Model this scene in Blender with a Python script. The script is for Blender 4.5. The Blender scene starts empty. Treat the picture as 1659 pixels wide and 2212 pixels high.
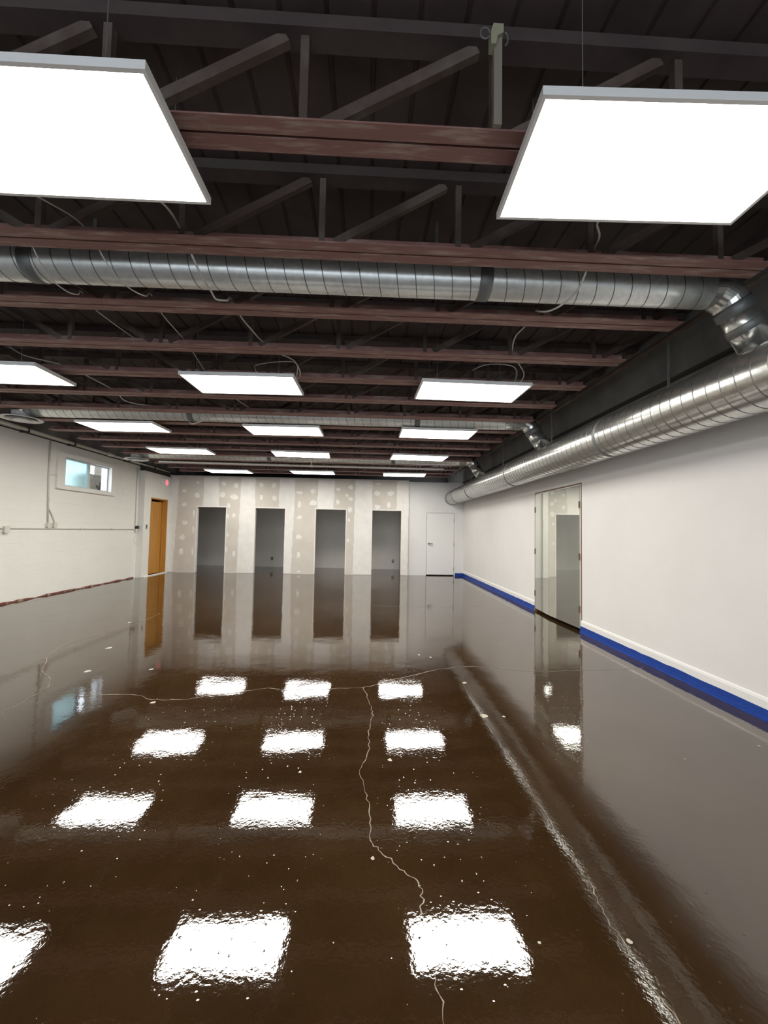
import bpy, math, random
from mathutils import Vector, Matrix

random.seed(7)
S = bpy.context.scene
COL = S.collection

# ------------------------------------------------------------------ camera
F_PX, YAW, PITCH, ROLL, CAM_H = 892.765, math.radians(2.2763), math.radians(2.6160), math.radians(1.03924), 1.4035
fw = Vector((math.sin(YAW) * math.cos(PITCH), math.cos(YAW) * math.cos(PITCH), math.sin(PITCH)))
rt0 = Vector((math.cos(YAW), -math.sin(YAW), 0))
up0 = rt0.cross(fw)
rt = rt0 * math.cos(ROLL) + up0 * math.sin(ROLL)
up = -rt0 * math.sin(ROLL) + up0 * math.cos(ROLL)
cam_data = bpy.data.cameras.new('camera')
cam_data.sensor_fit = 'HORIZONTAL'
cam_data.sensor_width = 36.0
cam_data.lens = F_PX / 1659 * 36.0
cam_data.clip_start = 0.02
cam = bpy.data.objects.new('camera', cam_data)
COL.objects.link(cam)
M = Matrix.Identity(4)
for i in range(3):
    M[i][0], M[i][1], M[i][2] = rt[i], up[i], -fw[i]
M[0][3], M[1][3], M[2][3] = 0.0, 0.0, CAM_H
cam.matrix_world = M
S.camera = cam

# ------------------------------------------------------------------ world and exposure
W = bpy.data.worlds.new('sky')
S.world = W
W.use_nodes = True
bg = W.node_tree.nodes['Background']
bg.inputs['Color'].default_value = (0.80, 0.89, 1.0, 1)
bg.inputs['Strength'].default_value = 4.8
S.view_settings.view_transform = 'Standard'
S.view_settings.look = 'None'
S.view_settings.gamma = 1.0
S.view_settings.use_curve_mapping = False
S.view_settings.exposure = 0.0
PANEL_POWER = 21.5          # emission of the LED ceiling panels

# ------------------------------------------------------------------ main dimensions
XR, XL, XD = 3.11, -6.334, -6.17      # right wall, left block wall, left drywall with the door
YP = 13.16                            # face of the drywall partition
YF = -5.0                             # wall behind the camera
DECK = 3.60
PANEL_Z = 3.0

# ------------------------------------------------------------------ materials
MATS = {}
def mat(name, color, rough=0.5, metal=0.0, ior=1.45, spec=0.5, emit=None, estr=0.0, coat=0.0,
        var=0.0, vscale=4.0, color2=None, bump=0.0, bscale=30.0, stretch=(1, 1, 1), detail=4.0, ramp=(0.35, 0.65), trans=0.0, coord='Object'):
    if name in MATS:
        return MATS[name]
    m = bpy.data.materials.new(name)
    m.use_nodes = True
    nt = m.node_tree
    b = nt.nodes['Principled BSDF']
    b.inputs['Base Color'].default_value = (*color, 1)
    b.inputs['Roughness'].default_value = rough
    b.inputs['Metallic'].default_value = metal
    b.inputs['IOR'].default_value = ior
    b.inputs['Specular IOR Level'].default_value = spec
    b.inputs['Coat Weight'].default_value = coat
    b.inputs['Transmission Weight'].default_value = trans
    if emit:
        b.inputs['Emission Color'].default_value = (*emit, 1)
        b.inputs['Emission Strength'].default_value = estr
    if color2 or bump:
        tc = nt.nodes.new('ShaderNodeTexCoord')
        mp = nt.nodes.new('ShaderNodeMapping')
        mp.inputs['Scale'].default_value = stretch
        nt.links.new(nt.nodes.new('ShaderNodeNewGeometry').outputs['Position'] if coord == 'World' else tc.outputs[coord], mp.inputs['Vector'])
    if color2:
        n = nt.nodes.new('ShaderNodeTexNoise')
        n.inputs['Scale'].default_value = vscale
        n.inputs['Detail'].default_value = detail
        n.inputs['Roughness'].default_value = 0.6
        nt.links.new(mp.outputs[0], n.inputs['Vector'])
        r = nt.nodes.new('ShaderNodeValToRGB')
        r.color_ramp.elements[0].position = ramp[0]
        r.color_ramp.elements[0].color = (*color, 1)
        r.color_ramp.elements[1].position = ramp[1]
        r.color_ramp.elements[1].color = (*color2, 1)
        nt.links.new(n.outputs['Fac'], r.inputs[0])
        nt.links.new(r.outputs[0], b.inputs['Base Color'])
    if bump:
        n2 = nt.nodes.new('ShaderNodeTexNoise')
        n2.inputs['Scale'].default_value = bscale
        n2.inputs['Detail'].default_value = 3.0
        nt.links.new(mp.outputs[0], n2.inputs['Vector'])
        bp = nt.nodes.new('ShaderNodeBump')
        bp.inputs['Strength'].default_value = bump
        bp.inputs['Distance'].default_value = 0.01
        nt.links.new(n2.outputs['Fac'], bp.inputs['Height'])
        nt.links.new(bp.outputs[0], b.inputs['Normal'])
    MATS[name] = m
    return m

M_white = mat('right wall paint', (0.755, 0.73, 0.705), rough=0.55, color2=(0.785, 0.76, 0.735), vscale=1.3, bump=0.05, bscale=60)
M_whiteb = mat('back wall paint', (0.76, 0.75, 0.73), rough=0.5, color2=(0.79, 0.78, 0.76), vscale=1.5)
M_block = mat('painted block', (0.76, 0.74, 0.68), rough=0.55, color2=(0.79, 0.77, 0.715), vscale=1.2, bump=0.2, bscale=45, coord='World')
M_corner = mat('corner drywall paint', (0.74, 0.72, 0.67), rough=0.6, color2=(0.78, 0.76, 0.71), vscale=2.0)
M_drywall = mat('grey drywall paper', (0.58, 0.535, 0.475), rough=0.85, color2=(0.63, 0.585, 0.52), vscale=2.5)
M_mud = mat('joint compound', (0.80, 0.775, 0.735), rough=0.8, color2=(0.74, 0.71, 0.665), vscale=5.0)
M_gray = mat('unpainted grey wall', (0.16, 0.155, 0.145), rough=0.8, color2=(0.22, 0.21, 0.195), vscale=2.5)
M_inner = mat('inner room paint', (0.72, 0.69, 0.65), rough=0.7, color2=(0.77, 0.74, 0.70), vscale=2.0)
M_dark = mat('painted shade and dark metal', (0.05, 0.045, 0.04), rough=0.9)  # near black: shade painted into closed spaces; dark metal shares it
M_deck = mat('roof deck paint', (0.055, 0.038, 0.036), rough=0.7, color2=(0.08, 0.062, 0.055), vscale=3.0)
M_joist = mat('red oxide joist paint', (0.26, 0.13, 0.11), rough=0.55, color2=(0.50, 0.41, 0.345), vscale=4.0, stretch=(1.0, 7.0, 3.0), ramp=(0.50, 0.78), detail=8, coord='World')
M_web = mat('dusty web paint', (0.085, 0.057, 0.048), rough=0.7, color2=(0.19, 0.155, 0.125), vscale=3.0, ramp=(0.45, 0.75), coord='World')
M_galv = mat('galvanised steel', (0.54, 0.545, 0.52), rough=0.23, metal=0.88, color2=(0.65, 0.655, 0.63), vscale=26.0, detail=2.0, bump=0.05, bscale=7.0)
M_galv2 = mat('brightened galvanised steel', (0.72, 0.74, 0.71), rough=0.33, metal=0.60, color2=(0.82, 0.84, 0.805), vscale=26.0, detail=2.0, bump=0.05, bscale=7.0)  # lighter, less metallic copy that puts extra brightness into the branch ducts
M_collar = mat('dull duct sealant', (0.20, 0.205, 0.20), rough=0.5, metal=0.6)
M_seam = mat('duct seam', (0.20, 0.205, 0.195), rough=0.4, metal=0.9)
M_frame = mat('panel frame', (0.88, 0.87, 0.84), rough=0.4)
M_led = mat('LED diffuser', (0.9, 0.9, 0.9), rough=0.5, emit=(1.0, 0.972, 0.91), estr=PANEL_POWER)
M_wire = mat('steel wire', (0.45, 0.45, 0.45), rough=0.4, metal=0.8)
M_cable = mat('white cable jacket', (0.62, 0.60, 0.56), rough=0.5)
M_trim = mat('white trim gloss', (0.82, 0.80, 0.77), rough=0.3)
M_tape = mat('blue masking tape', (0.006, 0.040, 0.25), rough=0.4, spec=0.3, color2=(0.010, 0.055, 0.32), vscale=14.0, stretch=(3, 1, 6), bump=0.4, bscale=25)
M_mirror = mat('dusty silvered mirror', (0.83, 0.85, 0.78), rough=0.015, metal=0.80, color2=(0.79, 0.81, 0.73), vscale=2.5, stretch=(1, 1, 0.6))
M_jamb = mat('brown jamb edge', (0.30, 0.17, 0.09), rough=0.5)
M_hinge = mat('dull steel hinge', (0.36, 0.34, 0.30), rough=0.4, metal=0.9)
M_brass = mat('brown hinge', (0.20, 0.13, 0.08), rough=0.4, metal=0.7)
M_door = mat('white door paint', (0.80, 0.79, 0.77), rough=0.35)
M_wood = mat('orange stained wood', (0.56, 0.275, 0.06), rough=0.35, color2=(0.45, 0.20, 0.032), vscale=2.5, stretch=(9, 9, 0.7), ramp=(0.3, 0.7))
M_black = mat('black plastic', (0.012, 0.012, 0.012), rough=0.4)
M_redbase = mat('red brown base paint', (0.15, 0.05, 0.035), rough=0.7, color2=(0.45, 0.36, 0.29), vscale=6.0, ramp=(0.5, 0.7), stretch=(1, 1, 0.5))
M_conduit = mat('painted conduit', (0.62, 0.59, 0.52), rough=0.45)
M_crack = mat('pale crack filler', (0.34, 0.29, 0.22), rough=0.3, color2=(0.13, 0.09, 0.055), vscale=14.0)
M_drip_glint = mat('pale drips and painted glints', (0.50, 0.46, 0.37), rough=0.4)  # shared by real drips and painted specks of reflected light
M_alu = mat('window aluminium', (0.50, 0.52, 0.53), rough=0.35, metal=0.7)
M_cyan = mat('frosted pane', (0.66, 0.90, 0.90), rough=0.25, color2=(0.52, 0.78, 0.79), vscale=3.0, trans=0.6)
M_unit = mat('outdoor unit paint', (0.20, 0.18, 0.15), rough=0.6, color2=(0.10, 0.09, 0.075), vscale=8.0)
M_ext = mat('exterior render', (0.17, 0.155, 0.12), rough=0.8)
M_diff = mat('white diffuser paint', (0.80, 0.79, 0.76), rough=0.4)
M_pink = mat('exit lamp face', (0.8, 0.2, 0.22), rough=0.4, emit=(1.0, 0.25, 0.30), estr=0.7)
M_clamp = mat('pale yellow bracket', (0.34, 0.33, 0.22), rough=0.5)
M_tan = mat('pale timber', (0.25, 0.215, 0.175), rough=0.7)
M_bwpipe = mat('bright sprinkler pipe', (0.80, 0.77, 0.70), rough=0.3)

def glass_mat():
    m = bpy.data.materials.new('clear window glass')
    m.use_nodes = True
    nt = m.node_tree
    nt.nodes.remove(nt.nodes['Principled BSDF'])
    tr = nt.nodes.new('ShaderNodeBsdfTransparent')
    gl = nt.nodes.new('ShaderNodeBsdfGlossy'); gl.inputs['Roughness'].default_value = 0.02
    mx = nt.nodes.new('ShaderNodeMixShader')
    mx.inputs[0].default_value = 0.07; nt.links.new(tr.outputs[0], mx.inputs[1]); nt.links.new(gl.outputs[0], mx.inputs[2])
    nt.links.new(mx.outputs[0], nt.nodes['Material Output'].inputs[0])
    return m
M_glass = glass_mat()

def floor_mat():
    m = bpy.data.materials.new('brown epoxy concrete')
    m.use_nodes = True
    nt = m.node_tree
    b = nt.nodes['Principled BSDF']
    tc = nt.nodes.new('ShaderNodeTexCoord')
    n = nt.nodes.new('ShaderNodeTexNoise'); n.inputs['Scale'].default_value = 0.9; n.inputs['Detail'].default_value = 7; n.inputs['Roughness'].default_value = 0.65
    nt.links.new(tc.outputs['Object'], n.inputs['Vector'])
    r = nt.nodes.new('ShaderNodeValToRGB')
    e = r.color_ramp.elements
    e[0].position = 0.33; e[0].color = (0.027, 0.0130, 0.0042, 1)
    e[1].position = 0.70; e[1].color = (0.052, 0.028, 0.0110, 1)
    nt.links.new(n.outputs['Fac'], r.inputs[0])
    nt.links.new(r.outputs[0], b.inputs['Base Color'])
    b.inputs['IOR'].default_value = 1.95
    b.inputs['Roughness'].default_value = 0.03
    # long ripples left by the squeegee, plus fine orange peel and pinholes
    n1 = nt.nodes.new('ShaderNodeTexNoise'); n1.inputs['Scale'].default_value = 2.4; n1.inputs['Detail'].default_value = 3
    n2 = nt.nodes.new('ShaderNodeTexNoise'); n2.inputs['Scale'].default_value = 55; n2.inputs['Detail'].default_value = 2
    for q in (n1, n2):
        nt.links.new(tc.outputs['Object'], q.inputs['Vector'])
    b1 = nt.nodes.new('ShaderNodeBump'); b1.inputs['Strength'].default_value = 0.10; b1.inputs['Distance'].default_value = 0.02
    b2 = nt.nodes.new('ShaderNodeBump'); b2.inputs['Strength'].default_value = 0.05; b2.inputs['Distance'].default_value = 0.004
    nt.links.new(n1.outputs['Fac'], b1.inputs['Height'])
    nt.links.new(n2.outputs['Fac'], b2.inputs['Height'])
    vo = nt.nodes.new('ShaderNodeTexVoronoi'); vo.inputs['Scale'].default_value = 24
    nt.links.new(tc.outputs['Object'], vo.inputs['Vector'])
    vr = nt.nodes.new('ShaderNodeMapRange'); vr.interpolation_type = 'SMOOTHSTEP'
    vr.inputs['From Min'].default_value = 0.0; vr.inputs['From Max'].default_value = 0.13
    vr.inputs['To Min'].default_value = 1.0; vr.inputs['To Max'].default_value = 0.0
    nt.links.new(vo.outputs['Distance'], vr.inputs['Value'])
    b3 = nt.nodes.new('ShaderNodeBump'); b3.inputs['Strength'].default_value = 0.10; b3.inputs['Distance'].default_value = 0.003
    nt.links.new(vr.outputs[0], b3.inputs['Height'])
    nt.links.new(b1.outputs[0], b2.inputs['Normal'])
    nt.links.new(b2.outputs[0], b3.inputs['Normal'])
    nt.links.new(b3.outputs[0], b.inputs['Normal'])
    return m
M_floor = floor_mat()

# ------------------------------------------------------------------ mesh helpers
class MB:
    def __init__(self):
        self.v, self.f, self.smooth = [], [], False
    def quad_prism(self, a, b):          # a, b: lists of equal length, closed profile rings
        n = len(a); o = len(self.v)
        self.v += [tuple(p) for p in a] + [tuple(p) for p in b]
        for i in range(n):
            j = (i + 1) % n
            self.f.append((o + i, o + j, o + n + j, o + n + i))
        self.f.append(tuple(o + i for i in reversed(range(n))))
        self.f.append(tuple(o + n + i for i in range(n)))
        return self
    def box(self, x0, x1, y0, y1, z0, z1):
        a = [(x0, y0, z0), (x1, y0, z0), (x1, y1, z0), (x0, y1, z0)]
        b = [(x0, y0, z1), (x1, y0, z1), (x1, y1, z1), (x0, y1, z1)]
        return self.quad_prism(a, b)
    def bar(self, p, q, w, t, side=Vector((0, 1, 0))):   # rectangular bar, t along side
        p, q, side = Vector(p), Vector(q), Vector(side)
        d = (q - p).normalized()
        s = (side - d * side.dot(d)).normalized()
        c = d.cross(s)
        r = lambda o: [o + c * w / 2 + s * t / 2, o - c * w / 2 + s * t / 2, o - c * w / 2 - s * t / 2, o + c * w / 2 - s * t / 2]
        return self.quad_prism(r(p), r(q))
    def tube(self, pts, r, n=8, caps=True):
        pts = [Vector(p) for p in pts]
        o = len(self.v); ref = None
        for i, p in enumerate(pts):
            if i == 0: d = pts[1] - p
            elif i == len(pts) - 1: d = p - pts[i - 1]
            else: d = (pts[i + 1] - p).normalized() + (p - pts[i - 1]).normalized()
            d.normalize()
            if ref is None:
                ref = Vector((0, 0, 1)) if abs(d.z) < 0.9 else Vector((1, 0, 0))
            s = (ref - d * ref.dot(d)).normalized(); ref = s
            c = d.cross(s)
            rr = r[i] if isinstance(r, (list, tuple)) else r
            for k in range(n):
                a = 2 * math.pi * k / n
                self.v.append(tuple(p + (s * math.cos(a) + c * math.sin(a)) * rr))
        m = len(pts)
        for i in range(m - 1):
            for k in range(n):
                k2 = (k + 1) % n
                self.f.append((o + i * n + k, o + i * n + k2, o + (i + 1) * n + k2, o + (i + 1) * n + k))
        if caps:
            self.f.append(tuple(o + k for k in reversed(range(n))))
            self.f.append(tuple(o + (m - 1) * n + k for k in range(n)))
        return self
    def lathe(self, prof, c, n=28):      # prof: (radius, z) list about the vertical through c
        o = len(self.v); c = Vector(c)
        for r, z in prof:
            for k in range(n):
                a = 2 * math.pi * k / n
                self.v.append((c.x + r * math.cos(a), c.y + r * math.sin(a), c.z + z))
        for i in range(len(prof) - 1):
            for k in range(n):
                k2 = (k + 1) % n
                self.f.append((o + i * n + k, o + i * n + k2, o + (i + 1) * n + k2, o + (i + 1) * n + k))
        return self
    def mesh(self, name, material, smooth=False):
        me = bpy.data.meshes.new(name)
        me.from_pydata(self.v, [], self.f)
        me.update()
        if material: me.materials.append(material)
        if smooth:
            for p in me.polygons: p.use_smooth = len(p.vertices) == 4
        return me
    def build(self, name, material, parent=None, smooth=False):
        return link(name, self.mesh(name, material, smooth), parent)

def link(name, me, parent=None, loc=None):
    o = bpy.data.objects.new(name, me)
    COL.objects.link(o)
    if parent is not None: o.parent = parent
    if loc is not None: o.location = loc
    return o
def tag(o, label, cat, group=None):
    o['label'] = label; o['category'] = cat
    if group: o['group'] = group
    return o
def struct(o, label=None):
    o['kind'] = 'structure'
    if label: o['label'] = label
    return o
def thing(name, label, cat, loc=(0, 0, 0), group=None):
    o = bpy.data.objects.new(name, None)
    COL.objects.link(o); o.location = loc
    o.empty_display_size = 0.1
    return tag(o, label, cat, group)
def smooth_path(pts, k=5):               # Catmull-Rom through the points
    P = [Vector(p) for p in pts]; out = []
    for i in range(len(P) - 1):
        p0, p1, p2, p3 = P[max(i - 1, 0)], P[i], P[i + 1], P[min(i + 2, len(P) - 1)]
        for j in range(k):
            t = j / k
            out.append(0.5 * ((2 * p1) + (p2 - p0) * t + (2 * p0 - 5 * p1 + 4 * p2 - p3) * t * t + (3 * p1 - p0 - 3 * p2 + p3) * t ** 3))
    out.append(P[-1]); return out

# ------------------------------------------------------------------ floor
fl = MB().box(-9.0, 3.4, YF - 0.2, 16.6, -0.15, 0.0).build('floor', M_floor)
struct(fl, 'glossy brown epoxy concrete floor with pale cracks')

def ribbon(pts, w, name, material, z=0.0015, jit=0.012):
    p = smooth_path([(a, b, 0) for a, b in pts], 6)
    v, f = [], []
    for i, q in enumerate(p):
        d = (p[min(i + 1, len(p) - 1)] - p[max(i - 1, 0)]).normalized()
        s = Vector((-d.y, d.x, 0))
        c = q + s * random.uniform(-jit, jit)
        ww = w * random.uniform(0.35, 1.25)
        v += [(c.x + s.x * ww / 2, c.y + s.y * ww / 2, z), (c.x - s.x * ww / 2, c.y - s.y * ww / 2, z)]
    for i in range(len(p) - 1):
        f.append((2 * i + 1, 2 * i + 3, 2 * i + 2, 2 * i))
    me = bpy.data.meshes.new(name); me.from_pydata(v, [], f); me.materials.append(material)
    return link(name, me, fl)
CR = [
    ([(-2.67, 3.22), (-2.7, 3.5), (-2.72, 3.72), (-2.88, 3.97), (-3.08, 4.16), (-3.35, 4.59), (-3.49, 5.02), (-3.44, 5.56), (-3.29, 6.1), (-3.34, 6.92)], 0.014),
    ([(-2.37, 3.55), (-1.92, 3.6), (-1.72, 3.5), (-1.46, 3.5), (-1.3, 3.58), (-1.09, 3.64), (-0.88, 3.74), (-0.67, 3.7), (-0.35, 3.73), (0.02, 3.78), (0.19, 3.91), (0.52, 4.12), (0.82, 4.29), (1.18, 4.36), (1.71, 4.22), (2.37, 4.27), (2.96, 4.34)], 0.013),
    ([(-0.01, 3.78), (0.05, 3.42), (0.07, 3.21), (0.04, 2.96), (0.04, 2.69), (-0.01, 2.49), (0.02, 2.29), (0.04, 2.11), (0.05, 1.94), (0.1, 1.86), (0.18, 1.77), (0.22, 1.73), (0.24, 1.65), (0.22, 1.57)], 0.009),
    ([(0.92, 3.89), (0.9, 3.1), (0.92, 2.71), (0.92, 2.41), (0.92, 2.03), (0.92, 1.81), (0.92, 1.67), (0.91, 1.54), (0.905, 1.39), (0.92, 1.29), (0.93, 1.1), (0.93, 0.6)], 0.012),
    ([(0.24, 1.36), (0.25, 1.27), (0.25, 1.1)], 0.007),
    ([(0.09, 7.83), (0.6, 7.77), (1.47, 7.72), (2.22, 7.91)], 0.016),
    ([(-3.44, 5.56), (-3.63, 6.72), (-3.59, 7.43)], 0.012),
]
for pts, w in CR:
    ribbon(pts, w * (0.4 if w == 0.012 else 0.62), 'floor_crack', M_crack, jit=0.009)
def blob(name, c, rx, ry, material, parent, plane='xy', off=0.0015, n=11, thick=0.0):
    v = [];
    for k in range(n):
        a = 2 * math.pi * k / n; q = random.uniform(0.72, 1.15)
        u, w = rx * q * math.cos(a), ry * q * math.sin(a)
        v.append((c[0] + u, c[1] + w, off) if plane == 'xy' else (c[0] + u, off, c[1] + w))
    f = [tuple(range(n))]
    if plane != 'xy':                       # thin skim of compound, standing proud of the wall
        v2 = [(x, YP, z) for x, y, z in v]
        v = v + v2
        f += [(i, n + i, n + (i + 1) % n, (i + 1) % n) for i in range(n)]
    me = bpy.data.meshes.new(name); me.from_pydata(v, [], f); me.materials.append(material)
    return link(name, me, parent)
for x, y, r in [(-2.942, 4.942, .05), (-2.663, 4.162, .045), (-2.096, 4.224, .03), (-1.683, 3.436, .03), (0.92, 3.199, .042), (1.072, 3.191, .02), (0.934, 3.893, .03),
                (-0.361, 2.475, .014), (0.166, 2.597, .02), (0.619, 1.461, .008), (0.934, 1.458, .013), (0.051, 1.838, .013), (-0.087, 1.476, .004), (2.668, 2.748, .012),
                (2.031, 2.594, .008), (0.736, 4.666, .02), (0.616, 4.75, .02), (-3.434, 6.238, .04)]:
    blob('drip_and_glint', (x, y), r * 0.72, r * 0.8, M_drip_glint, fl)  # pale blobs: paint drips, plus many specks of reflected light painted on

# ------------------------------------------------------------------ ceiling deck (ribbed steel, ribs run away from the camera)
mb = MB()
x = -6.6; prof = []
while x < 3.4:
    prof += [(x, DECK), (x + 0.172, DECK), (x + 0.178, DECK + 0.012), (x + 0.194, DECK + 0.012)]
    x += 0.2
v = []; f = []
for px_, pz in prof:
    v += [(px_, YF - 0.2, pz), (px_, 16.6, pz)]
for i in range(len(prof) - 1):
    f.append((2 * i, 2 * i + 1, 2 * i + 3, 2 * i + 2))
me = bpy.data.meshes.new('ceiling'); me.from_pydata(v, [], f); me.materials.append(M_deck)
struct(link('ceiling', me), 'dark brown ribbed steel roof deck')

# ------------------------------------------------------------------ right wall
wr = MB().box(XR, XR + 0.2, YF, 5.88, 0, 2.93)
wr.box(XR, XR + 0.2, 7.55, 13.5, 0, 2.93).box(XR, XR + 0.2, 5.88, 7.55, 2.16, 2.93)
wr = struct(wr.build('wall_right', M_white), 'white painted right wall')
up_ = MB().box(XR + 0.01, XR + 0.2, YF, 16.4, 2.93, DECK + 0.1)
struct(up_.build('wall_right_upper', M_gray), 'dark unpainted strip of right wall above the large duct')
tag(MB().box(XR - 0.05, XR + 0.01, YF, 13.3, 2.99, 3.015).build('steel_ledge_angle', M_dark), 'steel ledge painted dark as the shadow band along the top of the right wall', 'beam')  # ledge coloured near black to give the shadow band there
tag(MB().box(XR - 0.28, XR - 0.22, YF, 13.3, 3.30, 3.33).build('bridging_angle', M_web), 'thin dark bridging angle crossing the joist ends near the right wall', 'beam')
for a, b, n in ((YF, 5.885, 'near'), (7.545, 13.28, 'far')):
    o = MB().quad_prism([(XR, a, 0), (XR - 0.016, a, 0), (XR - 0.016, a, 0.145), (XR - 0.010, a, 0.165), (XR, a, 0.172)],
                        [(XR, b, 0), (XR - 0.016, b, 0), (XR - 0.016, b, 0.145), (XR - 0.010, b, 0.165), (XR, b, 0.172)]).build('baseboard_right', M_trim)
    struct(o, 'white baseboard on right wall, %s length' % n)
def tape(a, b, label):
    n = max(2, int((b - a) / 0.12)); v = []; f = []
    for i in range(n + 1):
        y = a + (b - a) * i / n
        w = random.uniform(-0.004, 0.004)
        v += [(XR - 0.0165, y, 0.088 + w), (XR - 0.0185, y, 0.088 + w), (XR - 0.020 + w * .4, y, 0.045), (XR - 0.024 + w * .5, y, 0.008), (XR - 0.036 + w, y, 0.002), (XR - 0.036 + w, y, 0.0002)]
    for i in range(n):
        for k in range(5):
            f.append((i * 6 + k, i * 6 + k + 1, (i + 1) * 6 + k + 1, (i + 1) * 6 + k))
    me = bpy.data.meshes.new('masking_tape'); me.from_pydata(v, [], f); me.materials.append(M_tape)
    return tag(link('masking_tape', me), label, 'tape')
tape(YF, 5.90, 'blue masking tape along the right baseboard on the near side of the mirror doors')
tape(7.53, 13.26, 'blue masking tape along the right baseboard beyond the mirror doors')
tag(MB().box(2.84, 3.09, 13.262, 13.28, 0.0, 0.085).build('masking_tape', M_tape), 'short piece of blue tape at the foot of the wall beside the white door', 'tape')

# mirrored double doors in the right wall
t = thing('mirror_door', 'pair of tall mirrored doors slightly ajar in the white right wall', 'door', (XR, 6.7, 0))
def mirror_leaf(y0, y1):
    # y0 hinge side on the wall, y1 meeting side standing 34 mm proud
    a, b = Vector((XR - 0.012, y0, 0)), Vector((XR - 0.052, y1, 0))
    d = (b - a).normalized(); nrm = Vector((-abs(d.y), d.x * (1 if d.y > 0 else -1), 0)).normalized()
    z0, z1 = 0.045, 2.115
    back = -nrm * 0.024
    m = MB().quad_prism([p - Vector((0, 6.7, 0)) - Vector((XR, 0, 0)) + Vector((0, 0, z0)) for p in (a, b, b + back, a + back)],
                        [p - Vector((0, 6.7, 0)) - Vector((XR, 0, 0)) + Vector((0, 0, z1)) for p in (a, b, b + back, a + back)])
    leaf = m.build('door_leaf', M_mirror, t)
    for hz in (0.32, 1.08, 1.84):
        h = MB().tube([(XR - 0.018 - XR, y0 - 6.7, hz - 0.05), (XR - 0.018 - XR, y0 - 6.7, hz + 0.05)], 0.010, 8).build('hinge', M_brass, leaf)
mirror_leaf(7.515, 6.865); mirror_leaf(5.925, 6.855)
MB().box(-0.008, 0.10, 5.885 - 6.7, 5.895 - 6.7, 0, 2.155).build('jamb', M_jamb, t)
MB().box(-0.004, 0.10, 5.895 - 6.7, 5.918 - 6.7, 0, 2.14).build('door_stop', M_trim, t)
MB().box(-0.004, 0.10, 5.918 - 6.7, 7.53 - 6.7, 2.122, 2.14).build('door_stop', M_trim, t)
MB().box(-0.008, 0.10, 7.53 - 6.7, 7.548 - 6.7, 0, 2.155).build('jamb', M_jamb, t)
MB().box(-0.008, 0.10, 5.895 - 6.7, 7.53 - 6.7, 2.145, 2.155).build('head_jamb', M_jamb, t)
struct(MB().box(XR + 0.10, XR + 0.2, 5.88, 7.55, 0, 2.16).build('wall_right_closet_shade', M_dark), 'dark panel painting the unlit space behind the mirrored doors')  # solid slab; its dark colour stands in for shade behind the leaves

# ------------------------------------------------------------------ back: partition, white wall, rooms behind
OPEN = [(-5.335, -4.44), (-3.533, -2.605), (-1.64, -0.685), (0.15, 1.08)]
HEAD = 2.055; PT = 3.035; TH = 0.12
wb = MB(); xs = -6.45
for a, b in OPEN:
    wb.box(xs, a, YP, YP + TH, 0, PT); wb.box(a, b, YP, YP + TH, HEAD, PT); xs = b
wb.box(xs, 1.312, YP, YP + TH, 0, PT)
wb = struct(wb.build('wall_back', M_drywall), 'unfinished grey drywall partition with four doorways')
def mud(poly, name='joint_compound'):        # (x, z) outline, ragged edges, 1.5 mm thick skim
    pts = []
    for i, p in enumerate(poly):
        q = poly[(i + 1) % len(poly)]
        L = math.dist(p, q); n = max(1, int(L / 0.09))
        for k in range(n):
            s = k / n; j = 0.014 if 0 < k else 0.0
            vert = abs(p[0] - q[0]) < 0.12
            pts.append((p[0] + (q[0] - p[0]) * s + (random.uniform(-j, j) if vert else 0), p[1] + (q[1] - p[1]) * s))
    n = len(pts)
    v = [(a, YP - 0.002, b) for a, b in pts] + [(a, YP, b) for a, b in pts]
    f = [tuple(range(n))] + [(i, n + i, n + (i + 1) % n, (i + 1) % n) for i in range(n)]
    me = bpy.data.meshes.new(name); me.from_pydata(v, [], f); me.materials.append(M_mud)
    me.validate()
    return link(name, me, wb)
T = PT - 0.04
mud([(-6.165, 0.02), (-6.02, 0.02), (-5.96, 1.6), (-5.93, T), (-6.165, T)])
mud([(-5.16, HEAD), (-4.66, HEAD), (-4.70, T), (-5.15, T)])
mud([(-4.06, 0.02), (-3.54, 0.02), (-3.54, HEAD), (-3.555, T), (-4.0, T)])
mud([(-2.60, 0.02), (-2.37, 0.02), (-2.30, T), (-2.80, T), (-2.80, HEAD + .01), (-2.60, HEAD)])
mud([(-1.60, HEAD), (-1.08, HEAD), (-1.06, T), (-1.58, T)])
mud([(-0.44, 0.02), (0.148, 0.02), (0.148, HEAD), (0.13, T), (-0.40, T), (-0.42, 1.2)])
mud([(1.085, 0.02), (1.30, 0.02), (1.305, PT), (0.93, T), (0.92, HEAD + .01), (1.085, HEAD)])
for a, b in OPEN:                            # bright corner bead above and beside each doorway
    MB().box(a - 0.02, b + 0.02, YP - 0.004, YP + TH + .002, HEAD - 0.006, HEAD + 0.03).build('corner_bead', M_mud, wb)
    MB().box(b - 0.004, b + 0.025, YP - 0.004, YP + TH + .002, 0.02, HEAD - 0.006).build('corner_bead', M_mud, wb)
    MB().box(a - 0.025, a + 0.004, YP - 0.004, YP + TH + .002, 0.02, HEAD - 0.006).build('corner_bead', M_mud, wb)
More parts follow.
